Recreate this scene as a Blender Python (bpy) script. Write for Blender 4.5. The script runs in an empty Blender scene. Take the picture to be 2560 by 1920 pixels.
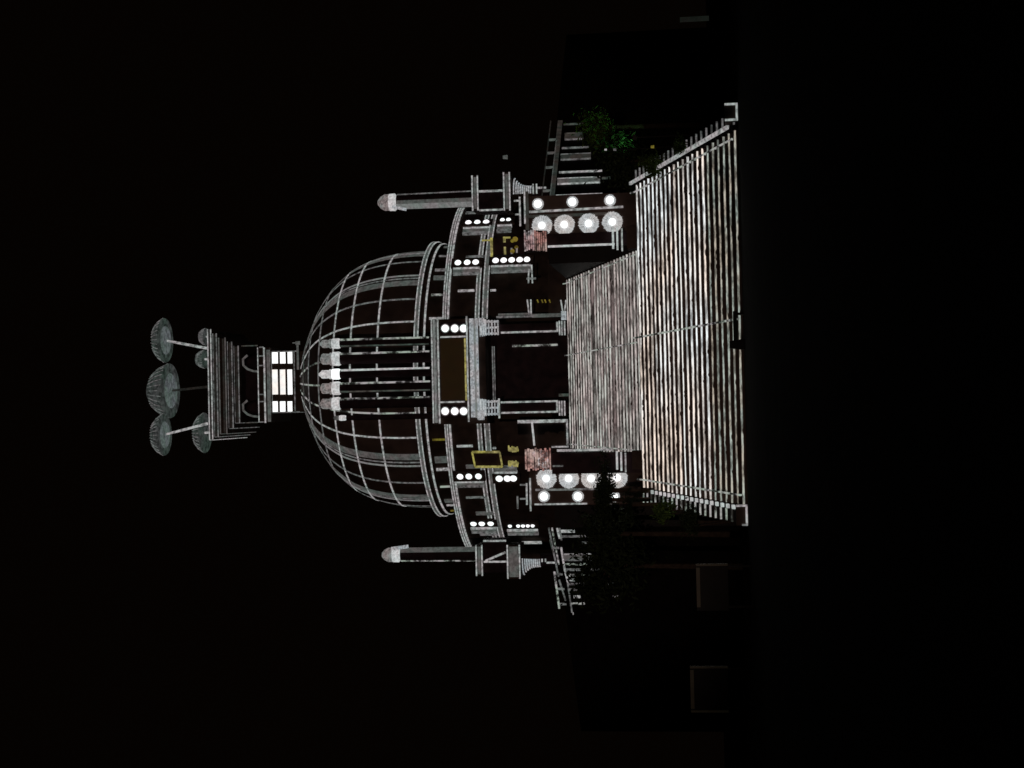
import bpy, bmesh, math, random
from mathutils import Vector, Matrix
random.seed(7)
PI = math.pi
# ------------------------------------------------------------------ camera
F = 3900.0                      # focal length in pixels of the 2560x1920 photograph
PITCH = math.atan(505/F); YAW = math.atan(60/F); ROLL = math.radians(1.4)
CAM = Vector((0, 0, 1.06))
f0 = Vector((math.sin(YAW)*math.cos(PITCH), math.cos(YAW)*math.cos(PITCH), math.sin(PITCH)))
r0 = Vector((math.cos(YAW), -math.sin(YAW), 0)); u0 = r0.cross(f0)
cr, sr = math.cos(ROLL), math.sin(ROLL)
RR = r0*cr - u0*sr; UU = r0*sr + u0*cr
S = bpy.context.scene; C = S.collection
cd = bpy.data.cameras.new('camera'); co = bpy.data.objects.new('camera', cd); C.objects.link(co)
# the phone was held on its side: world-up points to the left of the picture
m = Matrix((-UU, RR, -f0)).transposed().to_4x4(); m.translation = CAM
co.matrix_world = m
cd.sensor_width = 36; cd.lens = 36*F/2560; cd.clip_start = .1; cd.clip_end = 3000
S.camera = co
# ------------------------------------------------------------------ night sky
w = bpy.data.worlds.new('World'); S.world = w; w.use_nodes = True
bg = w.node_tree.nodes['Background']; bg.inputs[0].default_value = (1, .58, .36, 1); bg.inputs[1].default_value = .0013
S.view_settings.view_transform = 'Standard'; S.view_settings.look = 'None'
S.view_settings.exposure = 0; S.view_settings.gamma = 1
# the show projector behind the audience spills a little light over the monument
ld = bpy.data.lights.new('projector', 'SPOT'); ld.energy = 56000; ld.spot_size = math.radians(17); ld.spot_blend = .5
ld.shadow_soft_size = .15; ld.color = (1, .72, .6)
lo = bpy.data.objects.new('projector', ld); C.objects.link(lo); lo.location = (-10, -60, 9)
lo.rotation_euler = (Vector((2, 95, 17))-Vector((-10, -60, 9))).to_track_quat('-Z', 'Y').to_euler()

def pt(x, y, Y):
    """point of the plane Y=const seen at picture position x,y"""
    du = 1920-y-960; dv = x-1280
    d = f0 + RR*(du/F) - UU*(dv/F)
    return CAM + d*((Y-CAM.y)/d.y)
XC, YC = pt(1095, 948, 100).x, 100.0     # axis of the dome
def cyl(x, y, R):
    """point on the upright cylinder of radius R round the dome's axis; returns angle, z"""
    du = 1920-y-960; dv = x-1280
    d = f0 + RR*(du/F) - UU*(dv/F)
    ox, oy = CAM.x-XC, CAM.y-YC
    a = d.x*d.x+d.y*d.y; b = 2*(ox*d.x+oy*d.y); c = ox*ox+oy*oy-R*R
    q = b*b-4*a*c
    t = (-b-math.sqrt(max(q, 0)))/(2*a)
    p = CAM+d*t
    return math.atan2(p.x-XC, YC-p.y), p.z
def rd(th, r, z): return Vector((XC+r*math.sin(th), YC-r*math.cos(th), z))
# ------------------------------------------------------------------ materials
def nt(name):
    m = bpy.data.materials.new(name); m.use_nodes = True
    return m, m.node_tree.nodes, m.node_tree.links
def solid(name, c1, c2, scale=1.5, rough=.8, bump=.2, spec=.15):
    m, n, l = nt(name); b = n['Principled BSDF']; b.inputs['Roughness'].default_value = rough; b.inputs['Specular IOR Level'].default_value = spec
    g = n.new('ShaderNodeNewGeometry'); t = n.new('ShaderNodeTexNoise'); t.inputs['Scale'].default_value = scale; t.inputs['Detail'].default_value = 6
    r = n.new('ShaderNodeValToRGB'); r.color_ramp.elements[0].position = .3; r.color_ramp.elements[1].position = .7
    r.color_ramp.elements[0].color = (*c1, 1); r.color_ramp.elements[1].color = (*c2, 1)
    l.new(g.outputs['Position'], t.inputs['Vector']); l.new(t.outputs['Fac'], r.inputs['Fac']); l.new(r.outputs['Color'], b.inputs['Base Color'])
    bu = n.new('ShaderNodeBump'); bu.inputs['Strength'].default_value = bump; bu.inputs['Distance'].default_value = .05
    l.new(t.outputs['Fac'], bu.inputs['Height']); l.new(bu.outputs['Normal'], b.inputs['Normal'])
    return m
def glow(name, ca, cb, st, lo=.5, scale=5.0, stretch=(1, 1, 1), cs=1.2, p=(.38, .6)):
    """uneven emission, two tints and dim stretches: projected light put into strips, also lamps"""
    m, n, l = nt(name); b = n['Principled BSDF']; b.inputs['Base Color'].default_value = (.05*ca[0], .05*ca[1], .05*ca[2], 1); b.inputs['Roughness'].default_value = .6
    g = n.new('ShaderNodeNewGeometry'); mp = n.new('ShaderNodeMapping'); mp.inputs['Scale'].default_value = stretch
    l.new(g.outputs['Position'], mp.inputs['Vector'])
    t = n.new('ShaderNodeTexNoise'); t.inputs['Scale'].default_value = scale; t.inputs['Detail'].default_value = 4; t.inputs['Roughness'].default_value = .7
    l.new(mp.outputs[0], t.inputs['Vector'])
    mr = n.new('ShaderNodeMapRange'); mr.inputs['From Min'].default_value = p[0]; mr.inputs['From Max'].default_value = p[1]
    mr.inputs['To Min'].default_value = lo*st; mr.inputs['To Max'].default_value = st
    l.new(t.outputs['Fac'], mr.inputs['Value'])
    t2 = n.new('ShaderNodeTexNoise'); t2.inputs['Scale'].default_value = cs; t2.inputs['Detail'].default_value = 3
    l.new(g.outputs['Position'], t2.inputs['Vector'])
    r = n.new('ShaderNodeValToRGB'); r.color_ramp.elements[0].position = .4; r.color_ramp.elements[1].position = .6
    r.color_ramp.elements[0].color = (*ca, 1); r.color_ramp.elements[1].color = (*cb, 1)
    l.new(t2.outputs['Fac'], r.inputs['Fac']); l.new(r.outputs['Color'], b.inputs['Emission Color'])
    l.new(mr.outputs[0], b.inputs['Emission Strength'])
    return m
W1, W2 = (1, .97, 1), (.9, 1, .97)
PK, GR = (1, .92, .94), (.90, 1, .96)
M = {  # glow entries: projector light put in as emission; also lamps and windows
 'black': solid('black_paint', (.006, .005, .005), (.012, .01, .009), 2, .6),
 'stone': solid('dark_stone', (.035, .026, .022), (.085, .06, .05)),
 'stone2': solid('dark_marble', (.05, .035, .03), (.11, .075, .065), .8),
 'shaft': solid('dark_granite', (.02, .012, .016), (.05, .03, .034), 2),
 'ground': solid('asphalt', (.014, .011, .009), (.028, .022, .018), .6, .95, .2, .03),
 'metal': solid('dark_metal', (.02, .02, .02), (.05, .045, .04), 4, .5),
 'leaf': solid('leaf', (.03, .06, .015), (.1, .17, .03), 3, .6),
 'leafshade': solid('shaded_leaf', (.008, .014, .006), (.03, .045, .015), 3, .7),  # unlit foliage: shade put into the leaf colour
 'bark': solid('bark', (.03, .02, .015), (.07, .05, .035), 6),
 'step': glow('projected_step', (1, .84, .72), (.93, .99, 1), 1.05, .26, 3.2, (.33, 1, 1.6), .22, (.4, .58)),
 'stepb': glow('projected_step_even', (1, .98, .92), (.98, 1, .97), .95, .85, 3),
 'stepd': glow('projected_step_dim', (1, .88, .72), (.88, 1, .9), .5, .22, 4.0, (.45, 1, 1.6), .8, (.4, .58)),
 'stepu': glow('projected_upper_step', (1, .86, .82), (.95, .97, .9), .62, .25, 2.6, (.4, .8, 1.6), .6, (.40, .60)),
 'stepl': glow('upper_step_glow', (1, .76, .74), (.88, .84, .78), .2, .12, 2.0, (.5, .6, 1.2), .4, (.40, .60)),
 'line': glow('line_light', PK, GR, .46, .28, 5),
 'lineb': glow('bright_line_light', PK, W2, .58, .55, 5),
 'lined': glow('dim_line_light', PK, GR, .17, .2, 4),
 'lineg': glow('faint_line_light', (1, .9, .8), (.7, 1, .85), .07, .2, 3),
 'dash': glow('dashed_line_light', PK, (.85, 1, .85), .38, .03, 1.6, (1, 1, 1), 1, (.44, .56)),
 'band': glow('band_light', PK, (.88, 1, .94), .21, .6, 5),
 'bandr': glow('ring_band_light', PK, (.9, 1, .95), .24, .3, 3, (.5, .5, 6)),
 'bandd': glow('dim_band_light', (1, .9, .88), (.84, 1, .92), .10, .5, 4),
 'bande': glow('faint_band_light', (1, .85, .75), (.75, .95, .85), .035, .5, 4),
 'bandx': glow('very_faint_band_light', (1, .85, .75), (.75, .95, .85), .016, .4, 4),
 'white': glow('white_light', W1, W2, 1.6, .8, 3),
 'cap': glow('projected_capital', (1, .95, .95), (.95, 1, 1), .68, .5, 6),
 'capg': glow('capital_grey_light', (1, .84, .82), (.85, .95, .92), .27, .3, 7),
 'hatch': glow('hatched_light', (1, .95, .97), (.8, .9, .95), .48, .35, 8),
 'pink': glow('pink_light', (1, .48, .42), (1, .72, .64), .5, .12, 5, (1, 1, 1), 1.5),
 'pinkw': glow('pinkish_white_light', (1, .62, .62), (1, .95, .95), .55, .12, 5, (1, 1, 1), 2),
 'yellow': glow('yellow_light', (1, .9, .22), (.9, .78, .3), .42, .3, 5),
 'yellowd': glow('dim_yellow_light', (1, .7, .1), (.8, .7, .1), .2, .3, 4),
 'amber': glow('amber_panel_light', (1, .45, .02), (.8, .5, .02), .005, .7, 2),
 'ros': glow('rosette_light', (1, .95, .92), (.94, .97, 1), .66, .8, 6),
 'rosrim': glow('small_rosette_light', (1, .98, .98), (.95, .98, 1), .5, .6, 8),
 'disc': glow('umbrella_light', (.7, 1, .85), (.9, .95, .95), .055, .25, 3, (1,1,1), .5),
 'discb': glow('umbrella_inner_light', (.75, 1, .9), (.85, .95, 1), .13, .4, 4),
 'win': glow('window_light', (.97, 1, 1), (1, 1, 1), 1.5, .85, 3),
 'winc': glow('warm_window_light', (1, .98, .95), (1, .9, .84), 1.1, .8, 3, (1, 1, 1), 1.5),
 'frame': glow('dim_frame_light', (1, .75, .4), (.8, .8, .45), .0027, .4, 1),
 'tube': glow('dim_tube_light', (.6, 1, .75), (1, .9, .8), .011, .6, 1),
}
# ------------------------------------------------------------------ mesh helpers
def box(bm, x0, x1, y0, y1, z0, z1):
    v = [bm.verts.new(p) for p in ((x0,y0,z0),(x1,y0,z0),(x1,y1,z0),(x0,y1,z0),(x0,y0,z1),(x1,y0,z1),(x1,y1,z1),(x0,y1,z1))]
    for q in ((3,2,1,0),(4,5,6,7),(0,1,5,4),(1,2,6,5),(2,3,7,6),(3,0,4,7)): bm.faces.new([v[i] for i in q])
def frus(bm, cx, cy, z0, z1, hx0, hy0, hx1, hy1):
    v = [bm.verts.new((cx+a*hx0, cy+b*hy0, z0)) for a, b in ((-1,-1),(1,-1),(1,1),(-1,1))]+[bm.verts.new((cx+a*hx1, cy+b*hy1, z1)) for a, b in ((-1,-1),(1,-1),(1,1),(-1,1))]
    for q in ((3,2,1,0),(4,5,6,7),(0,1,5,4),(1,2,6,5),(2,3,7,6),(3,0,4,7)): bm.faces.new([v[i] for i in q])
def sweep(bm, pts, nrm, wd, th=.04):
    """flat bar along pts, standing th proud of the surface with normals nrm"""
    n = len(pts); R = []
    for i, p in enumerate(pts):
        t = (pts[min(i+1, n-1)]-pts[max(i-1, 0)]).normalized(); s = t.cross(nrm[i]).normalized()*(wd/2)
        a = nrm[i]*-.03; b = nrm[i]*th
        R.append([bm.verts.new(p+q) for q in (-s+a, s+a, s+b, -s+b)])
    for i in range(n-1):
        for k in range(4):
            bm.faces.new((R[i][k], R[i][(k+1)%4], R[i+1][(k+1)%4], R[i+1][k]))
    bm.faces.new(R[0][::-1]); bm.faces.new(R[-1])
NF = Vector((0, -1, 0))
def bar(bm, a, b, wd, th=.05, nrm=NF): sweep(bm, [Vector(a), Vector(b)], [nrm, nrm], wd, th)
def lathe(bm, cx, cy, prof, n=48, a0=0, a1=2*PI):
    full = abs(a1-a0-2*PI) < 1e-6; k = n if full else n+1; R = []
    for r, z in prof:
        if r < 1e-4: R.append([bm.verts.new((cx, cy, z))]*k)
        else: R.append([bm.verts.new((cx+r*math.sin(a0+(a1-a0)*i/n), cy-r*math.cos(a0+(a1-a0)*i/n), z)) for i in range(k)])
    for j in range(len(R)-1):
        for i in range(n):
            q = [R[j][i], R[j][(i+1)%k], R[j+1][(i+1)%k], R[j+1][i]]; u = []
            for v in q:
                if v not in u: u.append(v)
            if len(u) > 2: bm.faces.new(u)
def tube(bm, a, b, r0_, r1_, n=10):
    a, b = Vector(a), Vector(b); d = (b-a).normalized(); s = d.orthogonal().normalized(); t = d.cross(s)
    A = [bm.verts.new(a+(s*math.cos(2*PI*i/n)+t*math.sin(2*PI*i/n))*r0_) for i in range(n)]
    B = [bm.verts.new(b+(s*math.cos(2*PI*i/n)+t*math.sin(2*PI*i/n))*r1_) for i in range(n)]
    for i in range(n): bm.faces.new((A[i], A[(i+1)%n], B[(i+1)%n], B[i]))
    bm.faces.new(A[::-1]); bm.faces.new(B)
def disc(bm, c, r, th, n=28, nrm=NF, bulge=.0):
    nrm = nrm.normalized(); s = nrm.orthogonal().normalized(); t = nrm.cross(s)
    rings = []
    for rr, o in ((r, -.03), (r, th*.5), (r*.8, th+bulge*.5), (r*.4, th+bulge)):
        rings.append([bm.verts.new(c+nrm*o+(s*math.cos(2*PI*i/n)+t*math.sin(2*PI*i/n))*rr) for i in range(n)])
    for j in range(3):
        for i in range(n): bm.faces.new((rings[j][i], rings[j][(i+1)%n], rings[j+1][(i+1)%n], rings[j+1][i]))
    bm.faces.new(rings[0][::-1]); bm.faces.new(rings[-1])
def put(name, bm, mat, parent=None, smooth=False, label=None):
    bmesh.ops.recalc_face_normals(bm, faces=bm.faces)
    me = bpy.data.meshes.new(name); bm.to_mesh(me); bm.free()
    me.materials.append(M[mat] if isinstance(mat, str) else mat)
    if smooth: me.shade_smooth()
    o = bpy.data.objects.new(name, me); C.objects.link(o)
    if parent is not None:
        o.parent = parent; o.matrix_parent_inverse = world(parent).inverted()
    if label: o['label'] = label
    return o
def world(o):
    mm = Matrix.Translation(o.location) if o.type == 'EMPTY' else Matrix.Identity(4)
    return mm
def thing(name, loc, label, cat, group=None):
    o = bpy.data.objects.new(name, None); C.objects.link(o); o.location = loc; o.empty_display_size = .5
    o['label'] = label; o['category'] = cat
    if group: o['group'] = group
    return o
def struct(o): o['kind'] = 'structure'; return o
def B(): return bmesh.new()
def one(fn, *a, **k):
    bm = B(); fn(bm, *a, **k); return bm
def rect(x0, y0, x1, y1, Y):
    """world rectangle whose middle and size are those of the picture rectangle at depth Y"""
    c = pt((x0+x1)/2, (y0+y1)/2, Y); k = Y/F
    w_, h_ = abs(y1-y0)*k/2, abs(x1-x0)*k/2
    return c.x-w_, c.x+w_, c.z-h_, c.z+h_
def prect(bm, x0, y0, x1, y1, Y, th=.05):
    a, b, c, d = rect(x0, y0, x1, y1, Y); box(bm, a, b, Y-th, Y+.02, c, d)
def outline(bm, x0, y0, x1, y1, Y, wpx=5, sides='lrtb', th=.05):
    a, b, c, d = rect(x0, y0, x1, y1, Y); q = wpx*Y/F
    if 'l' in sides: box(bm, a, a+q, Y-th, Y+.02, c, d)
    if 'r' in sides: box(bm, b-q, b, Y-th, Y+.02, c, d)
    if 't' in sides: box(bm, a+q, b-q, Y-th, Y+.02, d-q, d)
    if 'b' in sides: box(bm, a+q, b-q, Y-th, Y+.02, c, c+q)
# ------------------------------------------------------------------ ground
bm = B(); v = [bm.verts.new(p) for p in ((-900,-60,0),(900,-60,0),(900,1500,0),(-900,1500,0))]; bm.faces.new(v)
struct(put('ground', bm, 'ground'))
# ------------------------------------------------------------------ staircases
XL, XR = -3.6, 9.55
N1, RZ = 22, .1924; Y1, RUN = 55.0, .600
ZL = N1*RZ                       # landing
YL = Y1+(N1-1)*RUN
def flight(name, n, rz, run, xl, xr, y0, z0, yback, label, mats, extra=0):
    t = thing(name, ((xl+xr)/2, y0, z0), label, 'staircase')
    bm = B()
    for i in range(n): box(bm, xl, xr, y0+i*run, (y0+(i+1)*run) if i < n-1 else yback, (z0 if i == 0 else z0+.001), z0+(i+1)*rz)
    put('step_blocks', bm, 'stone2', t)
    for i in range(n):
        mt, lo, hi = mats(i)[:3]
        bands = [(mt, lo, hi, .4)] if len(mats(i)) == 3 else [(mt, lo, hi, .5), mats(i)[3]]
        for bm_, l_, h_, am in bands:
            bm = B(); s = int((xr-xl)/.075); xs = [xl+.03+(xr-xl-.06)*k/s for k in range(s+1)]
            f1, f2, p1, p2 = random.uniform(.5, .9), random.uniform(2.2, 3.4), random.uniform(0, 6), random.uniform(0, 6)
            rows = [[], [], [], []]; T = h_-l_; cut = 0
            for k, x in enumerate(xs):
                wv = .5+.5*math.sin(f1*x+p1)*math.sin(f2*x+p2)
                if cut > 0: cut -= 1
                elif random.random() < .035*am*2: cut = random.randint(1, 3)
                e = T*(am*.75*wv*random.uniform(.4, 1)+(.35 if cut else 0)); z0_ = l_+min(e, T*.8); z1_ = h_-T*am*.2*random.random()
                dz = .005*math.sin(x*1.7+p2)
                for j, (yy, z) in enumerate(((.01, z0_), (-.025, z0_), (-.025, z1_), (.01, z1_))): rows[j].append(bm.verts.new((x, yy, z+dz)))
            for k in range(s):
                for j in range(4): bm.faces.new((rows[j][k], rows[j][k+1], rows[(j+1)%4][k+1], rows[(j+1)%4][k]))
            if len(bands) > 1 and bm_ != bands[0][0]: bmesh.ops.translate(bm, verts=bm.verts, vec=(0, -.012, 0))
            o = put('projected_line', bm, bm_, t); o.parent = t; o.matrix_parent_inverse = Matrix.Identity(4)  # projected line of light, put in as an emissive strip
            o.location = Vector((-(xl+xr)/2, i*run, i*rz))
    return t
def m1(i):
    if i == 11: return 'stepb', .108, .162
    if i < 6: return 'stepd', (.088, .1)[i % 2], .165
    return 'step', (.08, .094, .1)[i % 3], .168
def m2(i):
    if i in (8, 15): return 'stepl', .03, .17
    if i > 19: return 'stepu', .09, .165
    return 'stepl', .03, .172, ('stepu', .075 if i % 2 else .09, .16, .35)
low = flight('lower_staircase', N1, RZ, RUN, XL, XR, Y1, 0, 69.95, 'wide lower flight of stairs with bright white lines on every step', m1)
UXL, UXR = -2.3, 6.95; N2 = 26; RZ2 = (8.949-ZL)/26; Y2 = 69.9; RUN2 = .6
upp = flight('upper_staircase', N2, RZ2, RUN2, UXL, UXR, Y2, ZL, 88.2, 'narrower upper flight of dense pinkish lit steps leading to the doorway', m2)
ZP = ZL+N2*RZ2; YP = Y2+(N2-1)*RUN2
# the landing's front row of lines
sl = RZ/RUN; nr = Vector((0, -sl, 1)).normalized()
nu = Vector((0, -1, sl)).normalized()
def rail(t, x, y0, z0, n, rz, run, mat, off=.04, wd=.07, name='handrail', step=1):  # the rail's glow is projected light, put in as emission
    bm = B()
    for i in range(0, n, step):
        yy = y0+i*run; z = z0+(i+1)*rz
        if i == n-1: run = .3
        a = Vector((x, yy-.05, z+off)); b = Vector((x, yy+run*.9, z+rz*.92+off))
        tube(bm, a, b, wd/2, wd/2, 6)
        box(bm, x-.03, x+.03, yy+.02, yy+.08, z-.01, z+off)
    return put(name, bm, mat, t)
rail(low, 2.92, Y1, 0, N1, RZ, RUN, 'dash', .05, .085)
rail(low, XL+.38, Y1, 0, N1, RZ, RUN, 'dash', .05, .07)
rail(low, XR-.33, Y1, 0, N1, RZ, RUN, 'dash', .05, .07)
rail(upp, 2.80, Y2, ZL, N2, RZ2, RUN2, 'dash', .03, .06)
rail(upp, UXL+.25, Y2, ZL, N2, RZ2, RUN2, 'dash', .03, .06)
rail(upp, UXR-.22, Y2, ZL, N2, RZ2, RUN2, 'dash', .03, .06)
# stepped side kerbs with a coping line and dimmer little steps outside it
for sx, xa, lab in ((1, XR, 'stepped kerb with pale sloping coping along the right edge of the lower stairs'), (-1, XL, 'stepped kerb with knobbly white coping along the left edge of the lower stairs')):
    t = thing('stepped_kerb', (xa+sx*.3, Y1, 0), lab, 'kerb')
    bm = B()
    for i in range(N1): box(bm, min(xa+sx*.004, xa+sx*.66), max(xa+sx*.004, xa+sx*.66), Y1+i*RUN-.05, (Y1+(i+1)*RUN-.05) if i < N1-1 else 70.2, 0, (i+1)*RZ+.03)
    put('kerb_blocks', bm, 'black', t)
    bm = B()
    if sx > 0: bar(bm, (xa+.09, Y1-.05, RZ+.17), (xa+.09, YL+.3, ZL+.23), .13, .06, nr)
    else:
        for i in range(N1):
            a = Y1+i*RUN
            bar(bm, (xa-.08, a-.05, (i+1)*RZ+.06), (xa-.08, a+RUN*.75, (i+1)*RZ+.1), .13, .07, nr)
    put('coping', bm, 'lineb' if sx < 0 else 'line', t)  # coping's brightness is projector light put into the material
    mats = 'lined' if sx > 0 else 'dash'
    f = None
    for i in range(N1):
        if f is None:
            bm = B(); box(bm, min(xa+sx*.17, xa+sx*.62), max(xa+sx*.17, xa+sx*.62), Y1-.09, Y1-.05, .12, .19); f = put('projected_kerb_line', bm, mats, t); o = f
        else: o = f.copy(); C.objects.link(o); o.parent = t; o.matrix_parent_inverse = f.matrix_parent_inverse
        o.location = (0, i*RUN, i*RZ)
# end blocks of the stairs
for (x0, y0, x1, y1), lab, sd in (((1812, 258, 1844, 302), 'low dark end block with pale outline at the right foot of the stairs', 1), ((1841, 1262, 1869, 1314), 'low dark end block with pale outline at the left foot of the stairs', -1)):
    a, b, c, d = rect(x0, y0, x1, y1, 54.6)
    t = thing('stair_end_block', ((a+b)/2, 54.6, 0), lab, 'block')
    put('block_body', one(box, a+.01, b-.01, 54.62, 55.5, 0, d), 'stone', t)
    bm = B(); outline(bm, x0, y0, x1, y1, 54.6, 5, 'rb' if sd < 0 else 'lrb'); 
    if sd < 0: outline(bm, x0+14, y0, x1, y1, 54.6, 4, 'l')
    put('projected_edge', bm, 'line', t)
# ------------------------------------------------------------------ podium (round, cut by the stairs)
CH = {1: (Vector((9.9, 75.8, 0)), Vector((1, 1.12, 0)).normalized()), -1: (Vector((-5.9, 75.8, 0)), Vector((-1, .95, 0)).normalized())}
def wall(x, y, sd):
    """where the sight line meets the slanting wall: distance along it, height"""
    A, D_ = CH[sd]; N_ = Vector((D_.y, -D_.x, 0))*sd
    d = f0 + RR*((960-y)/F) - UU*((x-1280)/F); t_ = (A-CAM).dot(N_)/d.dot(N_); p = CAM+d*t_
    return (p-A).dot(D_), p.z
def wp(sd, s_, z): A, D_ = CH[sd]; q = A+D_*s_; return Vector((q.x, q.y, z))
def wn(sd): D_ = CH[sd][1]; return Vector((D_.y, -D_.x, 0))*sd
poly = [(wp(1, 0, 0).x, 75.8), tuple(wp(1, 17, 0)[:2]), (wp(1, 17, 0).x, 124), (wp(-1, 17, 0).x, 124), tuple(wp(-1, 17, 0)[:2]), (wp(-1, 0, 0).x, 75.8), (UXL-.05, 75.8), (UXL-.05, YP+1.2), (UXR+.05, YP+1.2), (UXR+.05, 75.8)]
bm = B(); lo_ = [bm.verts.new((x, y, 0)) for x, y in poly]; hi_ = [bm.verts.new((x, y, ZP-.02)) for x, y in poly]
bm.faces.new(hi_); bm.faces.new(lo_[::-1])
for i in range(len(poly)): bm.faces.new((lo_[i], lo_[(i+1)%len(poly)], hi_[(i+1)%len(poly)], hi_[i]))
pod = thing('podium', (XC, YC, 0), 'dark podium wall with slanting corners under the dome, with dim cornice and pale pilasters', 'podium')
put('podium_wall', bm, 'black', pod)
def arcstrip(bm, a0, a1, R, z, wd, th=.05, n=48):
    P = [rd(a0+(a1-a0)*i/n, R, z) for i in range(n+1)]
    N = [Vector((math.sin(a0+(a1-a0)*i/n), -math.cos(a0+(a1-a0)*i/n), 0)) for i in range(n+1)]
    sweep(bm, P, N, wd, th)
def vstrip(bm, x0, x1, y, R, wpx, th=.05):
    a, za = cyl(x0, y, R); b, zb = cyl(x1, y, R); a = (a+b)/2
    nn = Vector((math.sin(a), -math.cos(a), 0))
    sweep(bm, [rd(a, R, za), rd(a, R, zb)], [nn, nn], wpx*(YC-R*math.cos(a))/F/max(.3, math.cos(a)), th)
def hs(sd, s0, s1, z, wd, mt, nm='cornice', th=.05):
    n = wn(sd); put(nm, one(sweep, [wp(sd, s0, z), wp(sd, s1, z)], [n, n], wd, th), mt, pod)
s_far, z_t = wall(1401, 303, 1); zt1 = (wall(1380, 490, 1)[1]+z_t)/2
hs(1, .1, s_far, zt1, .24, 'bande'); hs(1, .1, s_far*.75, zt1+.09, .05, 'bandd'); hs(1, .1, s_far, zt1+.5, .05, 'bandx', 'parapet_rail', .08)
for (xa, ya, xb, yb, wd, mt) in ((1372,1320,1396,1440,.07,'lined'),(1380,1320,1397,1410,.07,'dash'),(1393,1320,1399,1345,.09,'line'),(1399,1320,1404,1350,.08,'lined'),(1403,1368,1412,1425,.09,'line'),(1411,1420,1420,1455,.09,'line'),(1419,1455,1430,1530,.07,'lined'),(1386,1430,1398,1520,.09,'dash'),(1398,1450,1414,1500,.07,'lined'),(1375,1350,1383,1380,.06,'lineg')):
    s0, za = wall(xa, ya, -1); s1, zb = wall(xb, yb, -1); n = wn(-1)
    put('cornice', one(sweep, [wp(-1, s0, za), wp(-1, s1, zb)], [n, n], wd, .05), mt, pod)
for x0, x1, y, wp_, mt, sd in ((1409,1459,311,4,'lineg',1),(1412,1458,341,14,'bande',1),(1412,1458,334,3,'lineg',1),(1412,1458,349,3,'lined',1),(1405,1472,370,4,'lined',1),(1402,1477,392,14,'bande',1),(1402,1477,386,3,'lined',1),(1402,1477,399,3,'lined',1),(1398,1505,430,4,'line',1),
    (1394,1500,452,13,'bandd',1),(1394,1500,446,3,'line',1),(1394,1500,459,3,'line',1),(1505,1526,446,5,'lineg',1),(1390,1506,488,4,'line',1),
    (1403,1437,1327,6,'line',-1),(1408,1500,1390,11,'bandd',-1),(1410,1480,1385,3,'line',-1),(1410,1500,1423,5,'lined',-1),(1416,1440,1449,5,'line',-1),(1418,1468,1459,4,'lined',-1),(1434,1451,1491,6,'line',-1),(1432,1434,1533,5,'line',-1),(1455,1470,1356,5,'lined',-1),(1405,1470,1340,4,'lined',-1),(1407,1490,1399,3,'lined',-1),(1412,1470,1410,4,'dash',-1),(1414,1478,1437,5,'dash',-1),(1420,1452,1473,5,'lined',-1),(1428,1462,1508,4,'dash',-1),(1520,1534,1459,4,'lined',-1),(1532,1548,1490,4,'lined',-1)):
    s0, za = wall(x0, y, sd); s1, zb = wall(x1, y, sd); sm = (s0+s1)/2; n = wn(sd)
    put('projected_pilaster_line', one(sweep, [wp(sd, sm, za), wp(sd, sm, zb)], [n, n], wp_*78/F*1.4, .05), mt, pod)
for y in (350, 383, 419, 477):
    s0, z = wall(1380, y, 1); n = wn(1); p_ = wp(1, s0, zt1)
    bm = B(); sweep(bm, [p_+Vector((0, 0, .12)), p_+Vector((0, 0, .5))], [n, n], .10, .06); put('railing_post', bm, 'bandd', pod)
for y in (1369, 1435, 1472, 1510):
    s0, z = wall(1385, y, -1); n = wn(-1); p_ = wp(-1, s0, wall(1392, 1420, -1)[1])
    put('railing_post', one(sweep, [p_+Vector((0, 0, -.25)), p_+Vector((0, 0, .12))], [n, n], .09, .05), 'lined', pod)
# ------------------------------------------------------------------ the domed monument
K = 100/F
ZD = pt(1097, 948, 100).z
prof = [(323,0),(323,40),(320,82),(313,125),(301,165),(281,205),(243,250),(203,281),(163,303),(104,330),(55,345),(0,350)]
prof = [(r*K, ZD+h*K) for r, h in prof]
def pr(z):
    for (ra, za), (rb, zb) in zip(prof, prof[1:]):
        if za <= z <= zb: return ra+(rb-ra)*(z-za)/(zb-za)
    return 0
def fine(k=6):
    # smooth the profile by Catmull-Rom
    P = [prof[0]]+prof+[(-prof[-2][0], prof[-2][1])]; out = []
    for i in range(1, len(P)-2):
        for j in range(k):
            t = j/k; q = []
            for d in (0, 1):
                a, b, c, e = P[i-1][d], P[i][d], P[i+1][d], P[i+2][d]
                q.append(.5*(2*b+(c-a)*t+(2*a-5*b+4*c-e)*t*t+(3*b-a-3*c+e)*t**3))
            out.append((max(q[0], 0), q[1]))
    return out+[prof[-1]]
FP = fine()
def fr(z):
    for (ra, za), (rb, zb) in zip(FP, FP[1:]):
        if za <= z <= zb: return ra+(rb-ra)*(z-za)/max(zb-za, 1e-6), math.atan2(ra-rb, max(zb-za, 1e-6))
    return FP[-1][0], 1.5
RB = 11.3; YF = YC-RB
zB = pt(1113, 945, YF).z; zC1 = pt(1193, 945, YF).z; zC2 = pt(1213, 945, YF).z
st = thing('domed_stupa', (XC, YC, ZP), 'huge dark dome drawn in glowing white ribs and rings, crowned by a square spire', 'stupa')
bm = B(); lathe(bm, XC, YC, FP, 96); dome = put('dome', bm, 'stone2', st, True)
def meridian(bm, th, wd, h0=0, h1=345):
    P, N = [], []
    for i in range(34):
        z = ZD+(h0+(h1-h0)*i/33)*K; r, s = fr(z)
        P.append(rd(th, r, z)); N.append(Vector((math.sin(th)*math.cos(s), -math.cos(th)*math.cos(s), math.sin(s))))
    sweep(bm, P, N, wd, .035)
ribs = []
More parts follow.
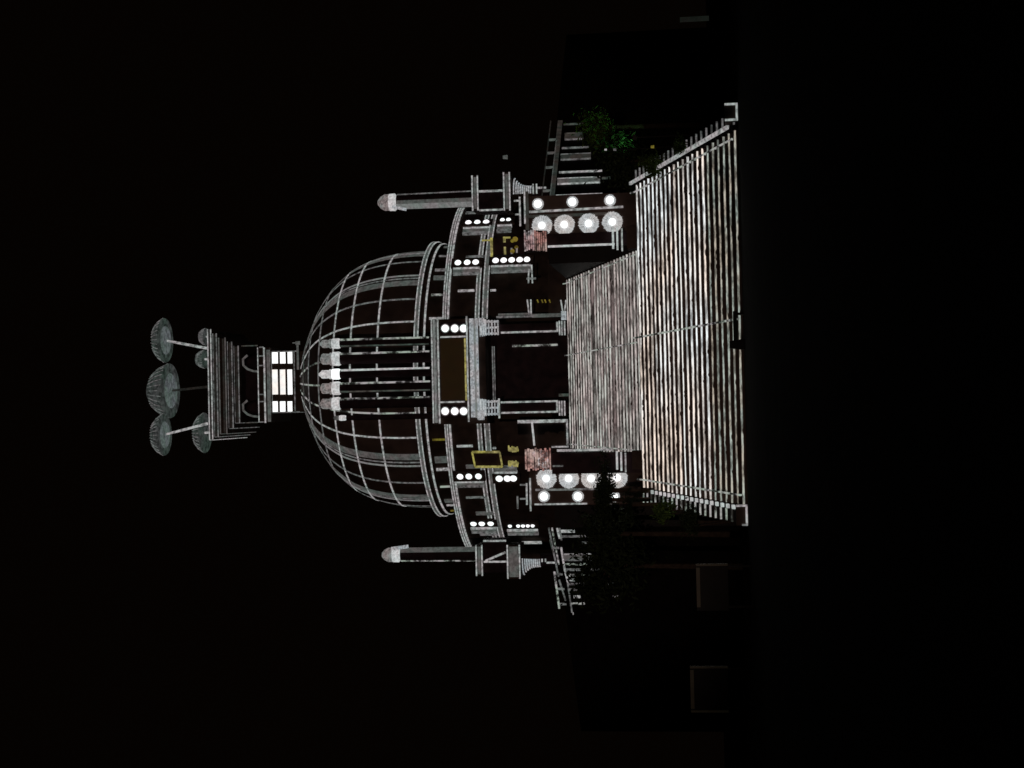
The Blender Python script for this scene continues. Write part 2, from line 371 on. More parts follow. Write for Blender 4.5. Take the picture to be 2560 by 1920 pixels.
def rib(deg, kind, h1=338):  # rib lines: projector light modelled as emissive bars
    th = math.radians(deg)
    if kind == 't': put('projected_rib', one(meridian, th, .095, 2, h1), 'line' if abs(deg) < 30 else 'lined', dome)
    elif kind == 'd': put('projected_rib', one(meridian, th, .10, 2, h1), 'dash', dome)
    else:
        sg = 1 if deg > 0 else -1; e = math.radians(1)
        put('projected_rib', one(meridian, th-sg*2.1*e, .44, 2, h1), 'bandd', dome, label='broad grey rib of projected light'); put('projected_rib', one(meridian, th-sg*3.4*e, .06, 2, h1-8), 'lined', dome)
        put('projected_rib', one(meridian, th+sg*0.9*e, .08, 2, h1-15), 'lined', dome)
        put('projected_rib', one(meridian, th+sg*2.9*e, .11, 2, h1-15), 'band', dome)
for d, k in ((10,'d'),(23.9,'t'),(35.2,'t'),(46.8,'w'),(61.8,'t'),(73,'w'),(84,'w'),(-15,'d'),(-26,'t'),(-37.6,'w'),(-51.2,'t'),(-65,'w'),(-78,'t'),(-3,'d'),(92,'t'),(-92,'w'),(107,'w'),(-107,'t'),(121,'t'),(-121,'w'),(150,'w'),(180,'t'),(-150,'w')): rib(d, k)
for h, wd, mt in ((90,.095,'line'),(158,.09,'line'),(205,.085,'line'),(250,.08,'lined'),(288,.08,'lined'),(315,.07,'lineg')):
    z = ZD+h*K; r, s = fr(z)
    P = []; N = []
    for i in range(97):
        a = 2*PI*i/96; P.append(rd(a, r, z)); N.append(Vector((math.sin(a)*math.cos(s), -math.cos(a)*math.cos(s), math.sin(s))))
    put('projected_ring', one(sweep, P, N, wd, .045), mt, dome)
# cornice under the dome and drum
RA = 8.85
bm = B(); lathe(bm, XC, YC, [(8.3, ZD), (RA, ZD-.02), (RA, ZD-.42), (RA-.12, ZD-.5), (RA-.12, ZD-.78), (RA-.3, ZD-.85), (8.55, zB-.3)], 96)
drum = put('drum', bm, 'stone', st, True)
def ring(bm, R, z, wd, th=.05): arcstrip(bm, 0, 2*PI, R, z, wd, th, 128)  # rings carry projected light as emission
put('projected_ring', one(ring, RA, ZD-.08, .07, .06), 'line', drum); put('projected_ring', one(ring, RA, ZD-.30, .06, .06), 'line', drum)
put('projected_ring', one(ring, RA, ZD-.19, .26), 'bandd', drum, label='broad band round the foot of the dome')
put('projected_ring', one(ring, RA-.12, ZD-.66, .11), 'line', drum)
for deg, wd, mt in ((23.9,.13,'line'),(35.2,.1,'dash'),(44.8,.35,'bandd'),(50,.2,'lined'),(61.8,.12,'lined'),(76,.4,'bandd'),(-15,.1,'dash'),(-26,.1,'yellowd'),(-35.5,.45,'bandd'),(-40.6,.18,'line'),(-51.2,.1,'dash'),(-62.9,.4,'bandd'),(-68,.16,'line'),(-78,.15,'yellowd')):
    th = math.radians(deg); nn = Vector((math.sin(th), -math.cos(th), 0)); 
    put('projected_drum_line', one(sweep, [rd(th, 8.62, ZD-.9), rd(th, 8.58, zB-.1)], [nn, nn], wd, .05), mt, drum)
# terrace
bm = B(); lathe(bm, XC, YC, [(0, zB-.25), (RB-.35, zB-.25), (RB-.35, zB+.2), (RB, zB+.2), (RB, zC1-.17), (RB-.12, zC1-.2), (RB-.12, zC2+.24), (RB+.1, zC2+.2), (RB+.1, zC2-.22), (RB-.2, zC2-.3), (RB-.2, ZP-.1)], 128)
ter = put('terrace', bm, 'stone', st, True)
put('projected_ring', one(ring, RB, zB+.07+0.065, .07, .06), 'line', ter); put('projected_ring', one(ring, RB, zB+.07-0.070, .06, .06), 'line', ter); put('projected_ring', one(ring, RB, zB+.07, 0.2), 'bandd', ter); put('projected_ring', one(ring, RB, zB-.15, .12), 'line', ter)
put('projected_ring', one(ring, RB, zC1+0.095, .07, .06), 'line', ter); put('projected_ring', one(ring, RB, zC1-0.100, .06, .06), 'line', ter); put('projected_ring', one(ring, RB, zC1, 0.26), 'bandd', ter)
put('projected_ring', one(ring, RB+.1, zC2+0.130, .07, .06), 'line', ter); put('projected_ring', one(ring, RB+.1, zC2-0.135, .06, .06), 'line', ter); put('projected_ring', one(ring, RB+.1, zC2, 0.33), 'bandd', ter)
def trio(pts, R, rpx=8.2, ext=None, mat='white'):
    """row of round lamps, one above the other, on a narrow housing"""
    a, z = cyl(pts[len(pts)//2][0], pts[len(pts)//2][1], R); nn = Vector((math.sin(a), -math.cos(a), 0)); k = (YC-R*math.cos(a))/F
    zs = [cyl(p[0], p[1], R)[1] for p in pts]
    h = put('lamp_housing', one(sweep, [rd(a, R+.02, max(zs)+.4), rd(a, R+.02, min(zs)-.4)], [nn, nn], 30*k, .16), 'stone', ter)
    for z in zs: put('round_lamp', one(disc, rd(a, R+.16, z), rpx*k, .06, 20, nn, .06), mat, h, True); put('lamp_halo', one(disc, rd(a, R+.15, z), rpx*k*1.28, .03, 20, nn), 'capg', h)
    e = 17*k/R; nl = Vector((math.sin(a-e), -math.cos(a-e), 0)); sg = ext if ext else -1
    top = max(zs)+.25; bot = min(zs)-.25
    for o, wd, mt in ((14.5, 4, 'line'), (20, 5, 'bandd'), (27, 4, 'lined')):
        b = a+sg*o*k/R/max(.5, math.cos(a)); nb = Vector((math.sin(b), -math.cos(b), 0))
        put('projected_housing_line', one(sweep, [rd(b, R+.02, top), rd(b, R+.02, bot)], [nb, nb], wd*k, .18), mt, h)
trio([(1146,661),(1169,661),(1190,661)], RB); trio([(1172,562),(1194,562),(1216,562)], RB, 8)
trio([(1151,1187),(1173,1187),(1197,1187)], RB); trio([(1184,1302),(1205,1303),(1227,1302)], RB, 8)
trio([(1240,656),(1260,656),(1280,655),(1300,654),(1318,655)], RB); trio([(1257,556),(1272,556)], RB, 6)
trio([(1249,1193),(1269,1192),(1284,1192)], RB, 9, 1); trio([(1275,1307),(1296,1308),(1308,1308),(1320,1308),(1332,1308)], RB, 5)
for x0, x1, y, wp, mt in ((1145,1186,727,5,'line'),(1165,1215,532,5,'lined'),(1142,1182,1115,5,'line'),(1165,1216,1243,4,'lined'),(1200,1258,1335,5,'lined'),(1212,1258,1351,7,'line'),(1226,1240,726,4,'line'),(1228,1240,1120,4,'line'),
   (1165,1215,1166,9,'bandd'),(1165,1215,642,5,'lined'),(1190,1237,1283,8,'bandd'),(1305,1354,1356,5,'line')):
    put('projected_wall_line', one(vstrip, x0, x1, y, RB+.02, wp), mt, ter)
# ------------------------------------------------------------------ square spire base (harmika) and its umbrellas
YH = 98.0                                   # front plane of the box on the dome
k = YH/F
a, b, c, d = rect(676, 877, 752, 1033, YH)
hx = (a+b)/2; har = put('spire_base', one(box, a, b, YH, YH+(b-a), ZD+320*K, d), 'stone', st)
for gx0, gx1, gy in ((680,695,0),(700,714,0),(719,731,0)):
    for y0, y1 in ((879,909),(923,987),(1003,1032)):
        bm = B(); prect(bm, gx0, y0, gx1, y1, YH, .03)
        put('window', bm, 'winc' if (y0 == 923 and gx0 < 719) else 'win', har)
bm = B(); outline(bm, 676, 875, 750, 1034, YH, 3, 'tlr', .04); prect(bm, 735, 1034, 738, 877, YH, .03); put('projected_edge', bm, 'lined', har)
# left face of the box: dim lines
xl = a; bm = B()
for zz in (.3, .75): box(bm, xl-.03, xl+.01, YH+.1, YH+(b-a)-.1, d-zz*2-.03, d-zz*2+.05)
put('projected_edge', bm, 'lined', har)
ny = Vector((0, -1, 0))
def plate(name, x0, y0, x1, y1, Yf, depth, mat='stone', par=st):
    a, b, c, d = rect(x0, y0, x1, y1, Yf); return put(name, one(box, a, b, Yf, Yf+depth, c, d), mat, par)
# ledge over the windows
lg = plate('ledge', 645, 866, 675, 1059, YH-.5, 5)
bm = B(); prect(bm, 645, 866, 647, 1059, YH-.5); prect(bm, 660, 866, 664, 1060, YH-.5); put('projected_edge', bm, 'line', lg)
put('projected_edge', one(prect, 668, 872, 676, 1057, YH-.5), 'bandd', lg)
bm = B()
for y in (868, 890, 914, 986, 1004, 1055): prect(bm, 648, y-1.5, 659.5, y+1.5, YH-.5)
put('projected_edge', bm, 'lined', lg)
# open storey: posts and bell shaped brackets
plate('storey_core', 600, 900, 645, 1030, YH+.8, 2.4, 'shaft')
for yc in (905, 1018):
    p = pt(638, yc, YH-.1); bm = B()
    pf = [(.62, -.25), (.55, .1), (.42, .5), (.25, .75), (.0, .85)]
    lathe(bm, p.x, p.y+.7, [(r*.95, p.z+z) for r, z in pf], 20); g = put('bell_bracket', bm, 'shaft', st, True)
    bm = B()
    P = [Vector((p.x+sx_*r, p.y-.05, p.z+z)) for sx_, r, z in ((-1,.62,-.2),(-1,.58,.15),(-1,.45,.5),(-1,.2,.78),(1,.2,.8),(1,.45,.5))]
    sweep(bm, P, [ny]*len(P), .13, .03); put('projected_edge', bm, 'bandd', g)
bm = B(); prect(bm, 602, 863, 645, 866, YH-.3); prect(bm, 612, 1056, 645, 1058, YH-.3); put('projected_corner', bm, 'lineg', st)
# stepped slabs, wider upwards
slabs = ((599,584,862,1060,'lined'),(583,568,851,1074,'lined'),(567,547,841,1088,'bandd'),(545,532,830,1096,'lined'),(531,520,819,1104,'line'))
for x1, x0, ya, yb, mt in slabs:
    wd = (yb-ya)*K; s = plate('spire_slab', x0, ya, x1, yb, YC-wd/2, wd)
    Yf = YC-wd/2
    a, b, c, d = rect(x0, ya, x1, yb, Yf)
    bm = B(); q = .07
    for zz, e in ((c+q/2, q), (d-q/2, q)):
        box(bm, a-.02, b+.02, Yf-.04, Yf+.02, zz-e/2, zz+e/2)
        box(bm, a-.04, a+.01, Yf+.03, Yf+wd, zz-e/2, zz+e/2)
    put('projected_edge', bm, mt, s)
    put('projected_edge', one(box, a+.05, b-.05, Yf-.02, Yf+.01, c+.12, c+.24), 'bandx', s)
# umbrellas
def umbrella(x, y, rpx, hpx, Yu, pole_end, mt='disc', inner=True, lab=None):
    c = pt(x, y, Yu); r = rpx*Yu/F; h = hpx*Yu/F
    u = bpy.data.objects.new('umbrella', None); C.objects.link(u); u.parent = st
    u.matrix_parent_inverse = Matrix.Translation(-Vector(st.location)); u.location = c
    if lab: u['label'] = lab
    def sub(nm, bm, mat):
        o = put(nm, bm, mat, None, True); o.parent = u; o.matrix_parent_inverse = Matrix.Translation(-c); return o
    bm = B(); lathe(bm, c.x, c.y, [(0, c.z+h), (r*.3, c.z+h*.94), (r*.6, c.z+h*.74), (r*.85, c.z+h*.4), (r, c.z), (r*.98, c.z-.06), (r*.55, c.z-.02), (0, c.z)], 36); sub('canopy', bm, mt)
    if inner:
        bm = B(); lathe(bm, c.x, c.y, [(0, c.z-.16), (r*.58, c.z-.14), (r*.64, c.z-.05), (r*.6, c.z-.02), (0, c.z-.02)], 30); sub('canopy_boss', bm, 'discb')
    bm = B()
    for i in range(30):
        a_ = 2*PI*i/30; s_, c_ = math.sin(a_), -math.cos(a_)
        P = [Vector((c.x+s_*rr, c.y+c_*rr, zz+.03)) for rr, zz in ((r*.6, c.z+h*.74), (r*.85, c.z+h*.4), (r, c.z))]
        sweep(bm, P, [Vector((s_*.6, c_*.6, .8))]*3, .04, .02)
    sub('canopy_ribs', bm, 'lined')
    e = pt(*pole_end[:2], pole_end[2]); bm = B(); tube(bm, e, c, .09, .07, 8); sub('pole', bm, 'line' if pole_end[3] else 'bandx')
umbrella(425, 977, 71, 60, YC, (520, 967, YC, 0), 'disc', True, 'tallest central umbrella of the spire')
umbrella(412, 851, 58, 32, YC-2, (519, 871, YC-2, 1), 'disc', True, 'right front umbrella on a slanting pole')
umbrella(410, 1087, 54, 34, YC-2, (519, 1059, YC-2, 1), 'disc', True, 'left front umbrella on a thick slanting pole')
umbrella(512, 1082, 52, 30, YC+2.2, (535, 1080, YC+2.2, 1), 'disc', False)
umbrella(512, 898, 24, 26, YC+2.2, (535, 898, YC+2.2, 1), 'disc', False)
umbrella(515, 842, 22, 20, YC+2.2, (535, 842, YC+2.2, 1), 'disc', False)
# plume of light where the dome meets the spire: projected light put in as small glowing blocks
bm = B(); prect(bm, 739, 853, 750, 862, YH-.4); prect(bm, 731, 856, 740, 858.5, YH-.4); prect(bm, 742, 862, 747, 925, YH-.4); put('projected_corner', bm, 'bandd', st)
# ------------------------------------------------------------------ portal
YO = 86.2
gate = thing('entrance_portal', (pt(1400, 928, YO).x, YO, ZP), 'square entrance portal with an amber panel between two rows of three round lamps', 'portal')
a, b, c, d = rect(1080, 795, 1216, 1062, YO); GA, GB, GT = a, b, d
put('lintel', one(box, a, b, YO+.02, 89.5, c, d), 'stone', gate)
for x0, x1, mt, y0, y1 in ((1080,1083,'line',793,1060),(1086,1089,'band',795,1059),(1090.5,1092,'lined',795,1059),(1095,1098.5,'line',792,1061),(1168,1171,'line',789,1056),(1176,1186,'cap',795,1045),(1187,1192,'band',795,1046),(1192,1197,'hatch',794,1050)):
    mm = 'hatch' if mt == 'cap' else mt
    put('projected_cornice', one(prect, x0, y0, x1, y1, YO, .1 if x0 in (1080,1095,1187) else .16), mm, gate)
for y0, y1 in ((795,815),(1025,1050)): put('projected_cornice', one(prect, 1197, y0, 1211, y1, YO, .15), 'hatch', gate)
pn = put('amber_panel', one(prect, 1102, 846, 1162, 1000, YO, .04), 'amber', gate)
bm = B(); prect(bm, 1162, 845, 1166, 1002, YO, .06); put('projected_panel_edge', bm, 'yellow', gate)
bm = B(); prect(bm, 1100, 840, 1165, 844, YO, .06); prect(bm, 1100, 1003, 1163, 1007, YO, .06); put('projected_panel_edge', bm, 'line', gate)
for yy in (821, 1028):
    hb = put('lamp_housing', one(prect, 1101, yy-16, 1166, yy+16, YO, .05), 'shaft', gate)
    for x in (1113, 1137, 1159):
        c_ = pt(x, yy, YO-.05); put('round_lamp', one(disc, c_, 9.3*YO/F, .05, 24, NF, .05), 'white', hb, True); put('lamp_halo', one(disc, c_+Vector((0, .01, 0)), 11.5*YO/F, .02, 24, NF), 'capg', hb)
# capitals and outlined pilasters
for side, (yc, y0, y1) in (('r', (820, 796, 842)), ('l', (1019, 996, 1043))):
    a, b, c, d = rect(1250, y0+12, 1424, y1-8, YO); pl = put('pilaster', one(box, a, b, YO+.1, YO+.9, ZP, d+.3), 'shaft', gate)
    bm = B(); r_ = rect(1197, y0, 1250, y1, YO); cx = (r_[0]+r_[1])/2
    frus(bm, cx, YO+.45, r_[2], r_[3], .34, .34, .5, .4); cap_ = put('capital', bm, 'shaft', gate)
    bm = B()
    for i, x in enumerate((1199,1204,1209,1214,1220,1228,1236,1243)):
        e = i*1.6 if i < 5 else 7; prect(bm, x, y0+e*.6, x+(3.6 if i % 3 else 2.4), y1-e*.6, YO-.02, .05)
    for y in (y0+8, (y0+y1)/2, y1-8): prect(bm, 1216, y-2.5, 1247, y+2.5, YO-.02, .07)
    put('projected_capital', bm, 'hatch', cap_)
    put('projected_capital', one(prect, 1199, y0+2, 1214, y1-4, YO-.02, .04), 'cap', cap_)
    bm = B(); outline(bm, 1251, y0+6, 1396, y1-10, YO+.08, 4.5, 'lrb' if side == 'l' else 'lb'); 
    for x in (1397, 1403, 1410): prect(bm, x, y0+6, x+3.5, y1-4, YO+.08)
    put('projected_pilaster_line', bm, 'line', pl)
    if side == 'l': put('projected_pilaster_line', one(prect, 1246, y0, 1250, y1+3, YO), 'line', pl)
# doorway: back wall, inner frame
a, b, c, d = rect(1216, 842, 1424, 1000, YO+2.2); put('doorway_back', one(box, a-.3, b+.3, YO+2.2, YO+2.4, ZP, GT-1.5), 'shaft', gate)
bm = B(); prect(bm, 1231, 865, 1234, 1002, YO+1.2); prect(bm, 1236, 865, 1238, 1002, YO+1.2); put('projected_door_line', bm, 'lined', gate)
put('projected_door_line', one(prect, 1280, 861, 1395, 866, YO+2.15), 'dash', gate)
put('projected_door_line', one(prect, 1202, 850, 1206, 995, YO+.3), 'lined', gate)
put('projected_door_line', one(prect, 1397, 984, 1422, 991, YO+1), 'lineg', gate)
# left wing panel and right wing rail of the portal
bm = B(); outline(bm, 1294, 1049, 1421, 1119, YO+1.2, 8, 'r'); outline(bm, 1294, 1049, 1421, 1119, YO+1.2, 4.5, 'b'); outline(bm, 1378, 1049, 1421, 1119, YO+1.2, 4, 'l'); put('projected_wing_line', bm, 'line', gate)
bm = B(); a_ = pt(1330, 1056, YO+1.1); b_ = pt(1336, 1114, YO+1.1); bar(bm, a_, b_, .1, .06); put('projected_wing_line', bm, 'lineb', gate)
a, b, c, d = rect(1240, 1052, 1424, 1122, YO+1.25); put('wing_wall', one(box, a, b, YO+1.26, YO+3.5, ZP, d), 'stone', gate)
a, b, c, d = rect(1240, 650, 1424, 793, YO+1.6); put('wing_wall', one(box, a, b, YO+1.61, YO+3.5, ZP, c+1.2), 'stone', gate)
for (x0, y0, x1, y1, mt) in ((1245,783,1330,788,'bandd'),(1240,789,1345,794,'lined'),(1330,784,1405,793,'bandd'),(1403,778,1416,800,'hatch')):
    put('projected_wing_line', one(prect, x0, y0, x1, y1, YO+1.3), mt, gate)
for (xa, ya, xb, yb) in ((1318,749,1323,787),(1327,749,1328,787),(1402,750,1408,785),(1415,750,1411,785),(1329,662,1331,708),(1322,672,1321,708)):
    bm = B(); bar(bm, pt(xa, ya, YO+1.3), pt(xb, yb, YO+1.3), .075, .05); put('projected_wing_line', bm, 'line', gate)
put('projected_wing_line', one(prect, 1316, 694, 1340, 699, YO+1.3), 'lined', gate)
bm = B()
for x in (1343, 1354, 1362, 1373): bar(bm, pt(x, 749, YO+1.3), pt(x+3, 757, YO+1.3), .07, .05)
put('projected_wing_line', bm, 'yellowd', gate)
# ------------------------------------------------------------------ columns in front of the dome, standing on the portal roof
YK = 87.0; ZR = GT
colspec = ((858,845,872,'front-right, nearest the bright dome rib',0),(897,878,915,'',0),(935,921,949,'',1),(970,953,988,'',0),(1009,992,1026,'',0))
labs = ['dark column with white collar, rightmost of the five on the portal roof', 'dark column with white collar and pinkish top, second from right on the portal roof', 'middle column on the portal roof, its collar and top solid white', 'dark column with white collar and speckled top, second from left on the portal roof', 'dark column with white collar, leftmost of the five on the portal roof']
def statue(bm, c, r, h):
    """squat seated animals back to back: bell, drum and four heads"""
    lathe(bm, c.x, c.y, [(r*.95, c.z), (r*1.0, c.z+h*.16), (r*.8, c.z+h*.24), (r*.85, c.z+h*.5), (r*.6, c.z+h*.8), (r*.25, c.z+h), (0, c.z+h)], 18)
    for i in range(4):
        a_ = PI/4+PI/2*i; p = c+Vector((math.sin(a_)*r*.62, -math.cos(a_)*r*.62, h*.66))
        bmesh.ops.create_icosphere(bm, subdivisions=2, radius=r*.42, matrix=Matrix.Translation(p))
for (yc, y0, y1, _, br), lab in zip(colspec, labs):
    a, b, c, d = rect(827, y0, 846, y1, YK); cx = (a+b)/2; hw = (b-a)/2
    t = thing('lion_column', (cx, YK, ZR), lab, 'column', 'columns in a row on the portal roof')
    bm = B(); lathe(bm, cx, YK+hw, [(hw*1.02, ZR), (hw*1.02, ZR+.25), (hw*.86, ZR+.3), (hw*.8, c-.05)], 24); sh = put('shaft', bm, 'shaft', t, True)
    bm = B(); s = (hw*.82); an = math.radians(50); 
    sweep(bm, [Vector((cx+s*math.sin(an), YK+hw-s*math.cos(an), ZR+.35)), Vector((cx+s*math.sin(an), YK+hw-s*math.cos(an), c-.1))], [Vector((math.sin(an), -math.cos(an), 0))]*2, .12, .04)
    put('projected_shaft_line', bm, 'lineb' if br else 'dash', sh)
    if yc in (970, 858):
        an = math.radians(-40); bm = B(); sweep(bm, [Vector((cx+s*math.sin(an), YK+hw-s*math.cos(an), ZR+.35)), Vector((cx+s*math.sin(an), YK+hw-s*math.cos(an), c-.1))], [Vector((math.sin(an), -math.cos(an), 0))]*2, .08, .04); put('projected_shaft_line', bm, 'lineg', sh)
    bm = B(); lathe(bm, cx, YK+hw, [(hw*.9, c-.03), (hw*1.0, c+.06), (hw*.96, d-.05), (hw*.9, d)], 24); put('collar', bm, 'white' if br else 'cap', t, True)
    bm = B(); statue(bm, Vector((cx, YK+hw, d+.01)), hw*.92, .72+.06*br); put('capital_statue', bm, 'cap' if br else 'capg', t, False)
a, b, c, d = rect(845, 1041, 864, 1049, 90.5); cx = (a+b)/2
t = thing('lion_column', (cx, 90.5, ZR), 'small dim column half hidden behind and left of the row on the portal roof', 'column', 'columns in a row on the portal roof')
bm = B(); lathe(bm, cx, 90.8, [(.18, zB), (.15, c)], 16); put('shaft', bm, 'shaft', t, True)
bm = B(); lathe(bm, cx, 90.8, [(.12, c), (.16, c+.1), (.17, d-.1), (.14, d)], 16); put('collar', bm, 'cap', t, True)
bm = B(); statue(bm, Vector((cx, 90.8, d)), .16, .35); put('capital_statue', bm, 'bandd', t)
# ------------------------------------------------------------------ slender pillars on pedestals, left and right of the dome
def pedestal_pillar(spec, Y, lab, side):
    (tip, cap0, cap1, sh1), (ya, yb), slab1, ped, slab2, bell = spec
    yc = (ya+yb)/2; base = pt(bell[1], (slab1[2]+slab1[3])/2, Y)
    t = thing('pedestal_pillar', (base.x, Y, ZP-3), lab, 'pillar', 'slender pillars flanking the dome')
    a, b, c, d = rect(cap1, ya, sh1, yb, Y); cx = (a+b)/2; r = (b-a)/2
    bm = B(); lathe(bm, cx, Y+1, [(r, c), (r*.92, d)], 20); s = put('shaft', bm, 'shaft', t, True)
    an = math.radians(-42 if side > 0 else 42)
    def vs(an, wd, mt):
        nn = Vector((math.sin(an), -math.cos(an), 0)); bm = B()
        sweep(bm, [Vector((cx, Y+1, c))+nn*r, Vector((cx, Y+1, d-.02))+nn*r*.93], [nn, nn], wd, .03); put('projected_shaft_line', bm, mt, s)
    if side > 0: vs(-.75, .36, 'band'); vs(-.2, .24, 'bandd'); vs(1.15, .12, 'lined')
    else: vs(.85, .34, 'bandd'); vs(-1.1, .1, 'dash')
    a, b, c2, d2 = rect(cap0, ya, cap1, yb, Y); bm = B(); lathe(bm, cx, Y+1, [(r*.95, c2), (r*1.08, c2+.05), (r*1.05, d2)], 20); put('collar', bm, 'cap' if side < 0 else 'cap', t, True)
    zt = pt(tip, yc, Y).z; bm = B(); lathe(bm, cx, Y+1, [(r*1.0, d2), (r*1.02, d2+(zt-d2)*.4), (r*.75, d2+(zt-d2)*.75), (r*.3, zt), (0, zt)], 16); put('capital_statue', bm, 'capg', t)
    # brace to the shaft
    bm = B()
    if side > 0: bar(bm, pt(cap1, 517, Y), pt(cap1+35, 524, Y), .16, .1)
    else: bar(bm, pt(cap1-12, 1372, Y), pt(cap1+30, 1366, Y), .2, .1)
    put('brace', bm, 'hatch', t)
    for nm, q in (('upper_slab', slab1), ('lower_slab', slab2)):
        a, b, c, d = rect(*[q[i] for i in (0, 2, 1, 3)], Y); o = put(nm, one(box, a, b, Y, Y+2, c, d), 'stone', t)
        bm = B(); e = .08
        box(bm, a, b, Y-.05, Y+.01, d-e, d); box(bm, a, b, Y-.05, Y+.01, c, c+e); put('projected_edge', bm, 'line', o)
        put('projected_edge', one(box, a+.1, b-.1, Y-.03, Y+.01, c+e+.04, d-e-.05), 'bandd', o)
    a, b, c, d = rect(*[ped[i] for i in (0, 2, 1, 3)], Y); o = put('pedestal', one(box, a, b, Y+.1, Y+1.9, c-.02, d+.02), 'shaft', t)
    bm = B(); e = .1
    if side > 0: box(bm, a, a+e, Y+.05, Y+.12, c, d); box(bm, b-e*1.2, b, Y+.05, Y+.12, c, d)
    else: box(bm, b-e, b, Y+.05, Y+.12, c, d); box(bm, a+(b-a)*.36-e, a+(b-a)*.36, Y+.05, Y+.12, c, d); bar(bm, (a+(b-a)*.36, Y+.1, d-.1), (a+(b-a)*.62, Y+.1, c+.05), .12, .04)
    put('projected_edge', bm, 'line', o)
    # bell capital
    x0, x1, y0, y1, yn0, yn1 = bell
    a, b, c, d = rect(x0, y0, x1, y1, Y); a2, b2, _, _ = rect(x0, yn0, x1, yn1, Y)
    pf = [(.42, 0), (.44, .3), (.5, .55), (.7, .8), (1, 1)]; hwd = (b-a)/2; cxb = (a+b)/2
    bm = B(); lathe(bm, cxb, Y+1, [(hwd*rr, c+(d-c)*zz) for rr, zz in pf], 24); bl = put('bell_capital', bm, 'stone', t, True)
    bm = B(); n = 9
    a0_, a1_ = (-.15, 1.5) if side > 0 else (-1.5, .2)
    for i in range(n):
        zz = (i+.5)/n; rr = None
        for (ra, za), (rb, zb) in zip(pf, pf[1:]):
            if za <= zz <= zb: rr = ra+(rb-ra)*(zz-za)/(zb-za)
        P = [Vector((cxb+hwd*rr*math.sin(q), Y+1-hwd*rr*math.cos(q), c+(d-c)*zz)) for q in [a0_+(a1_-a0_)*j/10 for j in range(11)]]
        N = [Vector((math.sin(q), -math.cos(q), 0)) for q in [a0_+(a1_-a0_)*j/10 for j in range(11)]]
        sweep(bm, P, N, (d-c)/n*.72, .03)
    put('projected_fluting', bm, 'hatch', bl)
    bm = B(); tube(bm, (cxb, Y+1, 0), (cxb, Y+1, c), hwd*.4, hwd*.4, 16); lw = put('lower_shaft', bm, 'shaft', t, True)
    bm = B()
    for zz in (c-.1, c-.3): box(bm, cxb-hwd*.1, cxb+hwd*.5 if side > 0 else cxb+hwd*.1, Y+1-hwd*.45, Y+1-hwd*.38, zz-.04, zz+.04)
    sx_ = 1 if side > 0 else -1
    box(bm, cxb+sx_*hwd*.2, cxb+sx_*hwd*.2+.1, Y+1-hwd*.45, Y+1-hwd*.35, c-.85, c-.35)
    put('projected_edge', bm, 'line', lw)
pedestal_pillar(((936,965,981,1179),(475,517),(1179,1196,438,527),(1196,1257,474,527),(1258,1276,430,527),(1280,1326,436,520,450,500)), 88.5, 'slender pillar with a bright grey side strip, right of the dome', 1)
pedestal_pillar(((946,973,991,1189),(1372,1408),(1189,1207,1362,1440),(1208,1266,1350,1432),(1267,1301,1362,1447),(1302,1348,1364,1444,1385,1425)), 88.5, 'slender pillar with a dim dashed shaft and white collar, left of the dome', -1)
# ------------------------------------------------------------------ piers with rosettes beside the upper stairs
def spikes(bm, c, r, n=64, jag=.12):
    vs = []; v0 = bm.verts.new(c+Vector((0, -.09, 0)))
    for i in range(n*2):
        a_ = PI*i/n; rr = r*(1-random.uniform(0, jag) if i % 2 == 0 else 1-jag-random.uniform(0, .05))
        vs.append((bm.verts.new(c+Vector((math.cos(a_)*rr, -.05, math.sin(a_)*rr))), bm.verts.new(c+Vector((math.cos(a_)*rr, .02, math.sin(a_)*rr)))))
    for i in range(2*n):
        j = (i+1) % (2*n); bm.faces.new((v0, vs[j][0], vs[i][0])); bm.faces.new((vs[i][0], vs[j][0], vs[j][1], vs[i][1]))
    bm.faces.new([q[1] for q in vs])
# radial streaks for the rosettes
def rosette(x, y, r, Y, par, big=True):
    c = pt(x, y, Y); k = Y/F
    if big:
        o = put('rosette', one(spikes, c, r*k, 40, .10), 'ros', par)
        bm = B()
        for i in range(56):
            a_ = 2*PI*i/56+random.uniform(-.03, .03); r1 = random.uniform(.42, .62)*r*k; r2 = random.uniform(.86, .98)*r*k
            d1 = Vector((math.cos(a_), 0, math.sin(a_)))
            a2 = c+d1*r1+Vector((0, -.085, 0)); b2 = c+d1*r2+Vector((0, -.06, 0)); bar(bm, a2, b2, .012, .02)
        put('petal_grooves', bm, 'capg', o)
        put('rosette_core', one(disc, c+Vector((0, -.07, 0)), 9.2*k, .06, 24, NF, .05), 'white', o, True)
    else:
        o = put('small_rosette', one(spikes, c, r*k, 22, .07), 'rosrim', par)
        put('rosette_core', one(disc, c+Vector((0, -.06, 0)), r*.66*k, .05, 24, NF, .05), 'white', o, True)
YQ = 68.9
